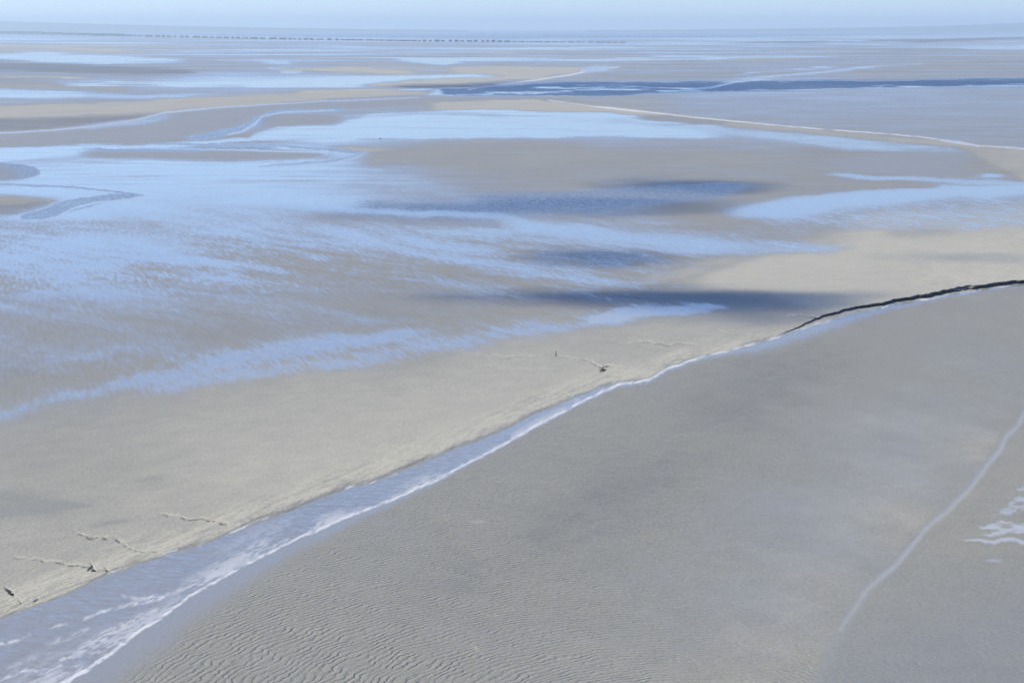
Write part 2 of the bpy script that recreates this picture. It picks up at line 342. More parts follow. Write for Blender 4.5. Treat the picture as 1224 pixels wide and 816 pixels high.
mid_damp = band([(0, 345, 450), (250, 345, 425), (450, 345, 395), (600, 330, 370)], 30, 30)
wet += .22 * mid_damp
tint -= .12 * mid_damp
def soften(a, nu, nv):
    """spread a map along the beach: films of water thin out towards their edges"""
    g = a.reshape(NV, NU).copy()
    for n, ax in ((nu, 1), (nv, 0)):
        if n < 1: continue
        for _ in range(2):
            c = np.cumsum(np.concatenate([np.repeat(np.take(g, [0], ax), n + 1, ax), g, np.repeat(np.take(g, [-1], ax), n, ax)], ax), ax)
            w_ = 2 * n + 1
            g = (np.take(c, range(w_, c.shape[ax]), ax) - np.take(c, range(0, c.shape[ax] - w_), ax)) / w_
    return g.ravel()
keep = np.maximum(chan, foam)
spit = band([(0, 244, 258), (25, 243, 254), (55, 240, 247)], 3, 2, eu=5)
zs = sm((V0 - 205) / 40)
for nu_, nv_, z_ in ((9, 1, (1 - zs) * .45), (15, 5, zs * .85)):
    w2 = soften(wet, nu_, nv_)
    wet = wet + (w2 - wet) * z_ * (1 - np.maximum(keep, deep))
    if nu_ == 15: tint = tint + (soften(tint, nu_, nv_) - tint) * z_ * .8
put(band([(1040, 48, 49.4), (1140, 46.6, 48.4), (1224, 44.4, 46.6)], 1, raw=True), w=0, t=-1.2)
put(band([(900, 50, 51.2), (990, 49, 50.2)], 1, raw=True), w=.1, t=-1)
lay(tint, spit, -.5)
# the ripples run out of the pools in long silky strands
strand = fbm((U0 + V0 * .9) / 60, (V0 - U0 * .16 + 14 * fbm(U0 / 170, V0 / 60, 2, 203)) / 4.2, 4, 201)
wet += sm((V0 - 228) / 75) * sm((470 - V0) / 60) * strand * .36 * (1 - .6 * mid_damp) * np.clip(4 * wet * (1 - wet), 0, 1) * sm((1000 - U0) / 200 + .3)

# --- the near bar (everything below the river): rippled, damp
RIV_R = [(-200, 985), (0, 872), (40, 836), (80, 817), (130, 785), (165, 757), (200, 735), (225, 715), (260, 694), (300, 673), (340, 652), (410, 622), (450, 605), (490, 588), (530, 571), (600, 533), (640, 510), (680, 490), (710, 475), (740, 462), (775, 455), (800, 441), (850, 426), (900, 412), (930, 404), (960, 393), (990, 385), (1024, 375), (1060, 366), (1140, 352), (1190, 345), (1224, 340), (1600, 290), (2750, 200)]
RIV_L = [(-200, 800), (0, 741), (20, 733), (60, 719), (90, 706), (120, 691), (160, 677), (200, 664), (240, 651), (290, 632), (340, 613), (400, 590), (450, 575), (500, 555), (560, 531), (600, 514), (640, 495), (680, 479), (715, 465), (750, 457), (775, 453), (800, 439), (850, 425), (900, 411), (930, 403), (960, 391.5), (990, 383), (1024, 373), (1060, 364), (1140, 350), (1190, 343), (1224, 338.5), (1600, 288), (2750, 198)]
rr = np.interp(Ur, [p[0] for p in RIV_R], [p[1] for p in RIV_R])
rl = np.interp(Ur, [p[0] for p in RIV_L], [p[1] for p in RIV_L])
dn = Vr - rr                                     # below the white line
near = sm(dn / 1.5 + 0.5)
n_big = fbm((U0 + V0) / 190, (V0 - 0.35 * U0) / 60, 4, 61)
n_med = fbm((U0 + 0.5 * V0) / 60, (V0 - 0.25 * U0) / 16, 4, 67)
damp = 0.165 + 0.20 * n_big + 0.08 * n_med
damp += 0.10 * sm((U0 - 820) / 200) * sm((V0 - 420) / 100)
damp -= 0.05 * sm(1 - np.abs(U0 - 740 - (520 - V0) * 0.9) / 170)
hx = ((U0 - 700) * 0.50 + (V0 - 620) * 0.87) ; hy = (U0 - 850) + (V0 - 510) * 1.36
brown = np.exp(-((U0 - (700 + (620 - V0) * 1.36)) / 110) ** 2) * sm((V0 - 380) / 60) * sm((760 - V0) / 140)
blue_p = np.exp(-((U0 - (960 + (620 - V0) * 1.0)) / 130) ** 2) * sm((V0 - 380) / 60)
damp += .20 * blue_p - .10 * brown
lay(wet, near, damp)
lay(tint, near, 0.02 + 0.18 * n_med - 0.2 * n_big - .34 * brown * (1 + .3 * n_med) + .28 * np.exp(-((U0 - 1030 + (V0 - 640) * .6) / 110) ** 2) * sm((V0 - 450) / 120))
lay(wind, near, 0.3); lay(foam, near, 0); lay(deep, near, 0)
# blue wet fringe along the river
fr_w = np.interp(U0, [0, 100, 200, 300, 420, 520, 600, 860, 900, 960, 1020, 1100, 1224], [80, 60, 55, 34, 14, 6, 3, 6, 16, 22, 14, 6, 3])
put(near * sm(1.15 - dn / fr_w), w=.78, t=-.05, wi=.08)
# the second runnel in the lower right corner
R2 = [(1500, 300), (1224, 488), (1214, 512), (1204, 518), (1195, 536), (1160, 580), (1130, 610), (1110, 628), (1070, 675), (1040, 700), (1010, 745), (990, 785), (972, 822), (940, 900)]
r2u = np.interp(Vr, [p[1] for p in R2], [p[0] for p in R2])
right2 = sm((Ur - r2u) / 8 + .5) * (V0 > 340)
put(right2 * sm((V0 - 640 - (1224 - U0) * 0.25) / 120), w=.47, t=-.25, wi=.25)
put(right2 * (1 - sm((V0 - 600 - (1224 - U0) * 0.25) / 90)), w=.17, t=.15)
fade2 = sm((880 - V0) / 250)
s2 = stroke([(1240, 470, 5), (1214, 512, 7), (1204, 518, 7), (1195, 536, 9), (1160, 580, 9), (1130, 610, 6), (1110, 628, 6), (1070, 675, 10), (1040, 700, 12), (1010, 745, 12), (990, 785, 14), (972, 822, 14)], soft=10)
put(s2 * (0.4 + 0.6 * fade2), w=.6, wi=.05, t=.1)
put(stroke([(1240, 472, 1.5), (1215, 511, 2), (1204, 519, 2.4), (1195, 538, 3), (1160, 583, 3), (1130, 613, 3), (1106, 634, 3), (1066, 680, 4), (1036, 705, 4), (1004, 752, 3)], soft=8) * (.15 + .65 * fade2), f=.32)
put(band([(1150, 641, 642), (1180, 641, 645), (1224, 645, 649)], 2.5, eu=14) , w=.95, f=.35)
pb = sm(.5 + fbm(U0 / 14, V0 / 3.5, 4, 131) * 1.8)
put(pb * band([(1172, 627, 634), (1190, 621, 638), (1224, 626, 635)], 4, eu=8), w=1, f=.4)
put(pb * band([(1185, 613, 616), (1205, 604, 614), (1224, 575, 606)], 5, eu=8), w=1, f=.28)
put(band([(1182, 666, 669), (1196, 667, 670)], 3, eu=8), w=.9, f=.2)
brush0 = fbm(U0 / 9, V0 / 2.5, 3, 191)
# pale drying crests in the middle of the bar
for r_ in ([(560, 752, 2), (566, 762, 4), (572, 776, 4)], [(566, 766, 3), (580, 782, 5), (586, 796, 2)], [(577, 797, 2), (588, 800, 3), (606, 800, 1.5)], [(580, 808, 3), (584, 820, 3)],
           [(545, 735, 1), (562, 737, 3), (600, 735, 1)], [(555, 625, 1.5), (580, 622, 3), (605, 618, 1)], [(560, 685, 1), (582, 681, 2), (596, 676, 1)]):
    put(stroke(r_, soft=8) * sm(.35 + brush0), w=0, t=.8)
# ripple height per place: strong lower left, weak on the right, none in wet hollows
rip += near * np.clip(1.0 - sm((U0 - 760) / 420) * 0.75 - 0.15 * n_big, 0.1, 1.2) * (0.85 + 0.15 * sm((V0 - 400) / 250))
rip *= 1 - 0.97 * near * sm(1.35 - dn / np.maximum(fr_w, 12)) * sm((200 + 200 - U0) / 150 + 1)
rip *= 1 - s2 * .8
rip += (1 - near) * 0.30 * sm((V0 - 330) / 150)
# --- the river itself
du_riv = (Vr - rl) / np.maximum(rr - rl, 0.5)
river = (1 - near) * sm((Vr - rl) / 1.6 + .5)
put(river, w=.88, t=.1, wi=.38, f=0, d=np.interp(U0, [0, 400, 600], [.12, .2, .05]))
rip *= 1 - river
# foam: a line of spume along the near shore, wider brushed patches inside
below = rr - Vr                                   # distance above the white line
tw = np.interp(U0, [-200, 100, 200, 340, 420, 560, 760, 860, 1000, 1224], [7, 5, 3.6, 2.8, 2.8, 2.8, 3, 2.6, 2, 1.4])
gaps = np.where(U0 > 840, sm(0.55 + fbm(U0 / 16, U0 * 0, 3, 71) * 1.6), 1.0)
spume = sm(below / 1.2 + .5) * sm((tw - below) / 2 + .5) * gaps
pw = np.interp(U0, [-200, 60, 150, 200, 235, 300, 345, 400, 420, 500, 600, 700, 800, 850, 870], [60, 66, 40, 22, 46, 52, 40, 26, 10, 22, 14, 14, 8, 3, 0])
brush = fbm((U0 + 0.5 * V0) / 5.5, (V0 + 0.42 * U0) / 1.3, 4, 81) * 1.15
patch_n = fbm(U0 / 45, (V0 + 0.45 * U0) / 14, 3, 85)
inner = river * sm(below / 2) * sm(1 - below / np.maximum(pw, .1)) * sm(0.45 + patch_n * 1.3 + brush * 1.2)
lay(foam, inner, 0.58)
for pts, a in (([(0, 770, 3), (20, 767, 2.5), (36, 759, 1)], .9), ([(60, 752, 1), (70, 749, 2.5), (80, 746, 1)], .8), ([(100, 740, 2), (120, 732, 2.6), (147, 724, 2), (150, 724, 1)], 1),
               ([(152, 723, 2), (165, 719, 7), (180, 716, 8), (196, 715, 3)], .85), ([(146, 711, 2), (165, 716, 4), (180, 718, 2)], .5), ([(55, 770, 2), (80, 762, 6), (105, 751, 3)], .45),
               ([(0, 812, 3), (25, 803, 4), (44, 801, 1.5)], .8), ([(10, 800, 5), (40, 786, 7), (60, 780, 3)], .3), ([(60, 800, 6), (100, 775, 12), (140, 752, 10), (165, 738, 5), (188, 728, 3)], .6),
               ([(200, 712, 3), (230, 698, 3), (260, 683, 2)], .6)):
    m = stroke(pts, soft=5) * river * sm(.55 + brush * 1.5)
    lay(foam, m, a)
lay(foam, spume * np.where(U0 < 840, 1, .8) * sm(.75 + brush * .8), .95)
# --- the far bank of the river
up = rl - Vr                                      # how far above the water's edge (photo rows)
bank_on = (1 - near) * (1 - river)
bw = np.interp(U0, [-200, 0, 200, 400, 600, 800, 900, 1000], [50, 50, 42, 36, 34, 24, 14, 2])
bank = bank_on * sm(1.1 - up / bw) * sm(up / 3 + .4)
lay(wet, bank, 0.0); lay(tint, bank * sm((U0 + 300) / 500), 0.95)
mg_ = np.interp(U0, [0, 250, 420, 560, 700, 940], [4, 7, 13, 10, 6, 3])
lay(wet, bank_on * sm(1 - up / mg_) * (U0 < 940), .42); lay(tint, bank_on * sm(1 - up / mg_) * (U0 < 940), -.1)
crk = fbm((U0 + V0 * .8) / 26, (V0 + 0.42 * U0) / 3.2, 4, 91)
crk2 = fbm((U0 + V0 * .8) / 11, (V0 + 0.42 * U0) / 2.2, 3, 95)
tint += bank * (0.9 * crk)
crk3 = fbm((U0 + V0 * .8) / 4.5, (V0 + 0.3 * U0) / 1.6, 3, 165)
scar += bank * sm((crk2 + .6 * crk3 - .2) / .3) * .5 * sm(1.1 - up / (bw * .6)) * sm((900 - U0) / 200)
tint += bank * crk3 * .6
dry_foam = bank_on * sm(1 - up / 8) * sm((crk2 - .12) / .2) * sm((fbm(U0 / 22, V0 * 0, 2, 107) - .0) / .25) * (U0 < 480)
lay(foam, dry_foam, .8)
# erosion scars running back from the bank
SC = [([(18, 668, 1), (40, 670, 1.6), (60, 673, 2), (90, 675, 2.4), (104, 678, 2.5), (120, 684, 3)], .8), ([(80, 633, 1), (98, 640, 3), (118, 643, 4), (136, 646, 4), (150, 654, 2), (170, 658, 2), (188, 659, 2.5)], .7),
      ([(188, 616, 1), (200, 618, 2), (225, 622, 2), (250, 624, 2), (272, 628, 2.5)], .8), ([(270, 619, 1), (290, 611, 1.6), (318, 599, 2), (331, 595, 1)], .6), ([(108, 683, 3), (114, 679, 3), (112, 674, 1)], 1.1),
      ([(10, 705, 3), (14, 710, 5), (16, 713, 2)], 1.3), ([(20, 716, 1.5), (24, 722, 2)], 1), ([(120, 684, 2), (128, 682, 3), (134, 685, 2)], 1), ([(40, 718, 3), (46, 716, 2)], .9), ([(30, 709, 1), (36, 707, 2)], .5),
      ([(540, 424, 1), (580, 425, 1.6), (614, 428, 2), (650, 427, 1.6)], .4), ([(578, 430, 1), (612, 429, 2)], .5), ([(664, 427, 1), (690, 427, 1.4), (697, 428, 2)], .6), ([(697, 428, 1), (712, 434, 1.5), (722, 441, 3), (724, 446, 2)], .9),
      ([(719, 443, 4), (724, 438, 3), (730, 436, 1)], 1.2), ([(725, 447, 1.4), (740, 452, 1.5), (752, 455, 1)], .6), ([(726, 436, 1.5), (735, 438, 2), (742, 437, 1)], .5), ([(740, 411.5, 1), (770, 411.5, 1.4), (800, 412.5, 1.5), (830, 411, 1)], .7),
      ([(740, 444, 1), (760, 438, 1.5), (790, 432, 1)], .35), ([(560, 440, 1), (640, 444, 1.4), (660, 443, 1)], .3), ([(500, 470, 1), (560, 468, 1.5), (600, 465, 1)], .2), ([(940, 376, 1), (960, 378, 1), (978, 381, 1.4)], .9),
      ([(826, 395, 1), (860, 397, 1.3), (900, 400, 1)], .4), ([(380, 575, 2), (420, 560, 2.5), (470, 543, 2)], .35), ([(250, 640, 2), (300, 620, 3), (340, 606, 2)], .4), ([(460, 545, 1), (520, 520, 2), (600, 492, 1.5)], .25)]
cr_n = fbm(U0 / 5, V0 / 2.2, 3, 99)
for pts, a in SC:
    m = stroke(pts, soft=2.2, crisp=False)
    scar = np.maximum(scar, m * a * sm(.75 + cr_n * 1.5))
    lit = stroke([(p[0] + 2, p[1] - 2.2, (p[2] if len(p) > 2 else 2)) for p in pts], soft=3, crisp=False) * min(1, a) * .95 * sm(.6 + cr_n * 1.6)  # sunlit lip beside each scar, painted as paler sand
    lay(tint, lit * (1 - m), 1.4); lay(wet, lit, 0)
# the black undercut bank on the right: a real step of about a metre
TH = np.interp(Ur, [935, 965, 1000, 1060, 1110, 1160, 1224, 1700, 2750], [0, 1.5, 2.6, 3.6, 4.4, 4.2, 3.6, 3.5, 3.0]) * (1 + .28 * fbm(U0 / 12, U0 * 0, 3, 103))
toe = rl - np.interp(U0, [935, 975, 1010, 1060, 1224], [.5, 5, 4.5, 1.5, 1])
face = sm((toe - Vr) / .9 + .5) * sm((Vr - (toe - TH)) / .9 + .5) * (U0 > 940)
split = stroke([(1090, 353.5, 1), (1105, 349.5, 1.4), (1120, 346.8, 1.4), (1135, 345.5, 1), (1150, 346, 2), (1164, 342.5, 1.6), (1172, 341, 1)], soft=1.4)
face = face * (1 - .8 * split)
lay(wet, face, .15); lay(foam, face, 0); lay(deep, face, 0); scar = np.maximum(scar, face * 1.6); rip *= 1 - face; lay(tint, face, -.5)  # near-black colour takes in both the wet face and its shade
patch = stroke([(1122, 354.5, 2), (1130, 353.5, 3), (1136, 353, 1)], soft=1) + stroke([(1148, 350, 2), (1158, 349, 1.6)], soft=1) + stroke([(1102, 357, 3), (1110, 356, 2)], soft=1) + stroke([(1054, 367, 2), (1066, 364, 2), (1078, 362, 1)], soft=1)
lay(foam, np.clip(patch, 0, 1) * (1 - face) * sm(.4 + cr_n * 1.6), .8)

wet = np.clip(wet, 0, 1); tint = np.clip(tint, -1.2, 1.5); foam = np.clip(foam, 0, 1); scar = np.clip(scar, 0, 1.6)

speckle = (1 - .75 * near) * (.2 + .7 * sm((V0 - 225) / 110))
speckle = np.maximum(speckle, .95 * band([(900, 258, 276), (1000, 246, 280), (1100, 240, 282), (1224, 238, 280)], 8, 8, eu=40, raw=True) if 'U' in globals() else 0)
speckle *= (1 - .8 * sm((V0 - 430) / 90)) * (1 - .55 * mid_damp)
# --- heights
raise_r = np.interp(U0, [-1500, 300, 900, 960, 1010, 1110, 2750], [.15, .15, .12, .4, .7, 1.15, 1.0])
step = np.clip((toe - Vr) / np.maximum(TH, .5), 0, 1)                       # 0 at the toe, 1 on top, right end
soft_step = sm(up / np.interp(U0, [0, 500, 900], [12, 9, 5]))               # gentle slope elsewhere
wR = sm((U0 - 930) / 40)
back = np.exp(-np.clip(up, 0, 400) / 60)
Z = (1 - near) * raise_r * (soft_step * (1 - wR) + step * wR) * np.clip(back, 0.0, 1)
Z = Z - river * (1 - wR) * 0.0 - np.minimum(scar, 1) * (1 - face) * 0.10 * (1 - river)
Z += bank * crk * .07
gx, gy, gz = ray(U0, V0)
T = (Z - CAM_H) / gz
PX, PY = gx * T, gy * T
# long low undulations that only shade (centimetres)
co = np.stack([PX, PY, Z], 1).astype(np.float32)

# --- which sheet every face belongs to
sheet = np.zeros(NU * NV, np.int8)                   # 0 sand
sheet[(river > .5) & (U0 < 990)] = 1                 # river
sheet[(chan > .5)] = 2                               # tidal channel
sea_m = V0 < np.interp(U0, [0, 200, 400, 612, 800, 1000, 1224], [39.5, 42.5, 45, 46.5, 45.5, 43, 40.5])
sheet[sea_m] = 3
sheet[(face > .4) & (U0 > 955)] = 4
lay(wet, sea_m * 1.0, 1.0); lay(wind, sea_m * 1.0, .9); lay(deep, sea_m * 1.0, .8); lay(foam, sea_m * 1.0, 0)

# ------------------------------------------------------------------ materials
def nn(nt, t, **kw):
    n = nt.nodes.new(t)
    for k, v in kw.items():
        setattr(n, k, v)
    return n
def math_n(nt, op, a, b=None, c=None, clamp=False):
    n = nt.nodes.new('ShaderNodeMath'); n.operation = op; n.use_clamp = clamp
    for i, x in enumerate((a, b, c)):
        if x is None: continue
        if isinstance(x, (int, float)): n.inputs[i].default_value = x
        else: nt.links.new(x, n.inputs[i])
    return n.outputs[0]
def mix_c(nt, fac, a, b):
    n = nt.nodes.new('ShaderNodeMix'); n.data_type = 'RGBA'
    for s, x in ((0, fac), (6, a), (7, b)):
        if isinstance(x, (int, float)): n.inputs[s].default_value = x
        elif isinstance(x, tuple): n.inputs[s].default_value = (*x, 1)
        else: nt.links.new(x, n.inputs[s])
    return n.outputs[2]
def mix_f(nt, fac, a, b):
    n = nt.nodes.new('ShaderNodeMix'); n.data_type = 'FLOAT'
    for s, x in ((0, fac), (2, a), (3, b)):
        if isinstance(x, (int, float)): n.inputs[s].default_value = x
        else: nt.links.new(x, n.inputs[s])
    return n.outputs[0]
def smap(nt, x, a, b, lo=0.0, hi=1.0):
    n = nt.nodes.new('ShaderNodeMapRange'); n.interpolation_type = 'SMOOTHSTEP'
    nt.links.new(x, n.inputs[0])
    for i, v in ((1, a), (2, b), (3, lo), (4, hi)): n.inputs[i].default_value = v
    return n.outputs[0]

def tidal_material(name):
    m = bpy.data.materials.new(name); m.use_nodes = True
    nt = m.node_tree; nt.nodes.clear(); L = nt.links.new
    out = nn(nt, 'ShaderNodeOutputMaterial'); bs = nn(nt, 'ShaderNodeBsdfPrincipled')
    L(bs.outputs[0], out.inputs[0])
    geo = nn(nt, 'ShaderNodeNewGeometry')
    A = {}
    for k in ('wet', 'tint', 'foam', 'wind', 'ripple', 'deep', 'scar', 'phase', 'speckle'):
        a = nn(nt, 'ShaderNodeAttribute', attribute_name=k); A[k] = a.outputs['Fac']
    pos = geo.outputs['Position']
    def noise(scale, detail=3, rough=.5, stretch=None, rotz=0, seed=0):
        mp = nn(nt, 'ShaderNodeMapping'); mp.vector_type = 'TEXTURE' if False else 'POINT'
        mr = nn(nt, 'ShaderNodeMapping'); mr.inputs['Rotation'].default_value = (0, 0, rotz); L(pos, mr.inputs[0])
        mp.inputs['Location'].default_value = (seed * 13.7, seed * 7.1, 0)
        mp.inputs['Scale'].default_value = stretch or (1, 1, 1)
        L(mr.outputs[0], mp.inputs[0])
        n = nn(nt, 'ShaderNodeTexNoise'); n.inputs['Scale'].default_value = scale; n.inputs['Detail'].default_value = detail
        n.inputs['Roughness'].default_value = rough
        L(mp.outputs[0], n.inputs['Vector'])
        return n
    # standing ripple pattern of the flats: crests with films of water between
    r1 = noise(0.66, 3, .55, (1.4, .13, 1), R(-16), 1)
    r2 = noise(0.11, 3, .55, (1.0, .3, 1), R(-18), 2)
    spk = math_n(nt, 'ADD', math_n(nt, 'MULTIPLY', math_n(nt, 'SUBTRACT', r1.outputs['Fac'], .5), 1.5), math_n(nt, 'MULTIPLY', math_n(nt, 'SUBTRACT', r2.outputs['Fac'], .5), .7))
    w = A['wet']
    bandw = math_n(nt, 'MULTIPLY', math_n(nt, 'MULTIPLY', w, math_n(nt, 'SUBTRACT', 1, w)), 4, clamp=True)
    lvl = math_n(nt, 'ADD', w, math_n(nt, 'MULTIPLY', math_n(nt, 'MULTIPLY', math_n(nt, 'MULTIPLY', spk, A['speckle']), bandw), 1.1))
    film = math_n(nt, 'MULTIPLY', smap(nt, lvl, .04, 1.12), .97)
    # wave ripples of the near bar
    ph = math_n(nt, 'ADD', A['phase'], math_n(nt, 'MULTIPLY', math_n(nt, 'SUBTRACT', noise(0.13, 2, .5, seed=4).outputs['Fac'], .5), 24))
    ph = math_n(nt, 'ADD', ph, math_n(nt, 'MULTIPLY', math_n(nt, 'SUBTRACT', noise(0.75, 2, .5, seed=5).outputs['Fac'], .5), 7))
    sn = math_n(nt, 'SINE', ph)
    sn = math_n(nt, 'ADD', sn, math_n(nt, 'MULTIPLY', math_n(nt, 'SINE', math_n(nt, 'MULTIPLY_ADD', ph, 2, .9)), .28))
    ampn = smap(nt, noise(0.33, 3, .55, seed=6).outputs['Fac'], .32, .66, .2, 1.25)
    hr = math_n(nt, 'MULTIPLY', math_n(nt, 'MULTIPLY', math_n(nt, 'MULTIPLY', sn, ampn), A['ripple']), .055)
    grain = noise(1.7, 4, .65, seed=7); knob = noise(.42, 3, .6, (1, .55, 1), R(25), 17)
    h = math_n(nt, 'ADD', hr, math_n(nt, 'MULTIPLY_ADD', knob.outputs['Fac'], .035, math_n(nt, 'MULTIPLY', grain.outputs['Fac'], .06)))
    h = math_n(nt, 'ADD', h, math_n(nt, 'MULTIPLY', math_n(nt, 'MULTIPLY', spk, A['speckle']), .035))
    bump = nn(nt, 'ShaderNodeBump'); bump.inputs['Strength'].default_value = 1; bump.inputs['Distance'].default_value = 1
    L(h, bump.inputs['Height'])
    # wavelets on the water tilt the surface whatever the distance
    wv = noise(0.9, 2, .6, (.6, 1.3, 1), R(20), 8)
    sub = nn(nt, 'ShaderNodeVectorMath', operation='SUBTRACT'); L(wv.outputs['Color'], sub.inputs[0]); sub.inputs[1].default_value = (.5, .5, .5)
    mulz = nn(nt, 'ShaderNodeVectorMath', operation='MULTIPLY'); L(sub.outputs[0], mulz.inputs[0]); mulz.inputs[1].default_value = (1, 1, 0)
    scl = nn(nt, 'ShaderNodeVectorMath', operation='SCALE'); L(mulz.outputs[0], scl.inputs[0])
    L(math_n(nt, 'MULTIPLY', A['wind'], math_n(nt, 'MULTIPLY_ADD', A['deep'], 2.4, .5)), scl.inputs['Scale'])
    addw = nn(nt, 'ShaderNodeVectorMath', operation='ADD'); L(geo.outputs['Normal'], addw.inputs[0]); L(scl.outputs[0], addw.inputs[1])
    nrmw = nn(nt, 'ShaderNodeVectorMath', operation='NORMALIZE'); L(addw.outputs[0], nrmw.inputs[0])
    mixn = nn(nt, 'ShaderNodeMix'); mixn.data_type = 'VECTOR'
    L(film, mixn.inputs[0]); L(bump.outputs[0], mixn.inputs[4]); L(nrmw.outputs[0], mixn.inputs[5])
    nn2 = nn(nt, 'ShaderNodeVectorMath', operation='NORMALIZE'); L(mixn.outputs[1], nn2.inputs[0])
    L(nn2.outputs[0], bs.inputs['Normal'])
    # colour of the sand itself
    blot = noise(0.02, 5, .6, (1, .5, 1), R(15), 9); blot2 = noise(0.18, 4, .6, (1, .6, 1), R(30), 10)
    tt = math_n(nt, 'ADD', A['tint'], math_n(nt, 'MULTIPLY', math_n(nt, 'SUBTRACT', blot.outputs['Fac'], .5), .6))
    tt = math_n(nt, 'ADD', tt, math_n(nt, 'MULTIPLY', math_n(nt, 'SUBTRACT', blot2.outputs['Fac'], .5), .45))
    grey, ochre, mud = (.262, .250, .205), (.455, .42, .325), (.125, .125, .125)
    c = mix_c(nt, smap(nt, tt, -.05, 1.15), grey, ochre)
    c = mix_c(nt, smap(nt, tt, -.0, -1.1), c, mud)
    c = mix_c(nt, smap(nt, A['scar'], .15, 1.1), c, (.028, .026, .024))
    gsp = math_n(nt, 'MULTIPLY', smap(nt, grain.outputs['Fac'], .30, .72, .86, 1.12), smap(nt, knob.outputs['Fac'], .3, .7, .975, 1.02))
    cv = nn(nt, 'ShaderNodeVectorMath', operation='SCALE'); L(c, cv.inputs[0]); L(gsp, cv.inputs['Scale'])
    c = cv.outputs[0]
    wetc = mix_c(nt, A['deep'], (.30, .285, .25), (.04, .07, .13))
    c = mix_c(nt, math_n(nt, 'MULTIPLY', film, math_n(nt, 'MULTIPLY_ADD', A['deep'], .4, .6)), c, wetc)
    c = mix_c(nt, A['foam'], c, (.68, .67, .65))
    L(c, bs.inputs['Base Color'])
    rgh = mix_f(nt, film, .62, .06)
    rgh = mix_f(nt, math_n(nt, 'MULTIPLY', A['deep'], A['wind']), rgh, .3)
    rgh = mix_f(nt, A['foam'], rgh, .6)
    L(rgh, bs.inputs['Roughness'])
    bs.inputs['IOR'].default_value = 1.36
    L(mix_f(nt, math_n(nt, 'MULTIPLY', A['deep'], A['wind']), mix_f(nt, film, .3, .5), .2), bs.inputs['Specular IOR Level'])
    return m

sand_m = tidal_material('wet_sand'); water_m = tidal_material('tidal_water')

# ------------------------------------------------------------------ build the sheets
# ripple crests swing round a low shoal, so they run away from the look-out on the left and across on the right
RC = (20.0, 224.0)
phase = 2 * math.pi / 1.08 * np.hypot(PX - RC[0], (PY - RC[1]) * 1.0)
idx = np.arange(NU * NV).reshape(NV, NU)
a_, b_, c_, d_ = idx[:-1, :-1].ravel(), idx[1:, :-1].ravel(), idx[1:, 1:].ravel(), idx[:-1, 1:].ravel()
quads = np.stack([a_, b_, c_, d_], 1)
fs = np.max(np.stack([(sheet[quads] == k).sum(1) * 10 + k for k in range(5)], 1), axis=1) % 10
attrs = dict(wet=wet, tint=tint, foam=foam, wind=wind, ripple=rip, deep=deep, scar=scar, phase=phase, speckle=speckle)
def build(name, k, mat, kind, extra=None):
    q = quads[fs == k]
    used = np.unique(q)
    remap = np.full(NU * NV, -1, np.int64); remap[used] = np.arange(len(used))
    q = remap[q]; v = co[used]
    at = {n: a[used].astype(np.float32) for n, a in attrs.items()}
    if extra is not None:
        ev, eq = extra(remap, len(used))
        v = np.concatenate([v, ev]); q = np.concatenate([q, eq])
        for n in at:
            fill = {'wet': .25, 'wind': .3, 'speckle': .2}.get(n, 0.0)
            at[n] = np.concatenate([at[n], np.full(len(ev), fill, np.float32)])
    me = bpy.data.meshes.new(name)
    me.vertices.add(len(v)); me.vertices.foreach_set('co', v.astype(np.float32).ravel())
    me.loops.add(len(q) * 4); me.loops.foreach_set('vertex_index', q.ravel().astype(np.int32))
    me.polygons.add(len(q)); me.polygons.foreach_set('loop_start', np.arange(len(q), dtype=np.int32) * 4)
    me.polygons.foreach_set('loop_total', np.full(len(q), 4, np.int32))
    me.polygons.foreach_set('use_smooth', np.ones(len(q), bool))
    me.update(calc_edges=True)
    for n, a in at.items():
        t = me.attributes.new(n, 'FLOAT', 'POINT'); t.data.foreach_set('value', a)
    me.materials.append(mat)
    o = bpy.data.objects.new(name, me); COL.objects.link(o); o['kind'] = kind
    return o
def back_apron(remap, n0):
    # the sheet carries on beneath and behind the look-out
    row = remap[idx[-1]]
    x = PX[idx[-1]]; n = NU
    rows, quads_ = [], []
    prev = row
    for j, (y, f) in enumerate(((-60.0, 4.0), (-600.0, 14.0), (-6000.0, 80.0))):
        rows.append(np.stack([x * f, np.full(n, y), np.zeros(n)], 1))
        cur = n0 + j * n + np.arange(n)
        quads_.append(np.stack([prev[:-1], cur[:-1], cur[1:], prev[1:]], 1))
        prev = cur
    return np.concatenate(rows), np.concatenate(quads_)
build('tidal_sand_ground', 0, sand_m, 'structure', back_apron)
build('river_water', 1, water_m, 'structure')
build('tidal_channel_water', 2, water_m, 'structure')
build('sea_water', 3, water_m, 'structure')
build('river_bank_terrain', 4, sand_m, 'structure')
del U, V, Vr, Ur

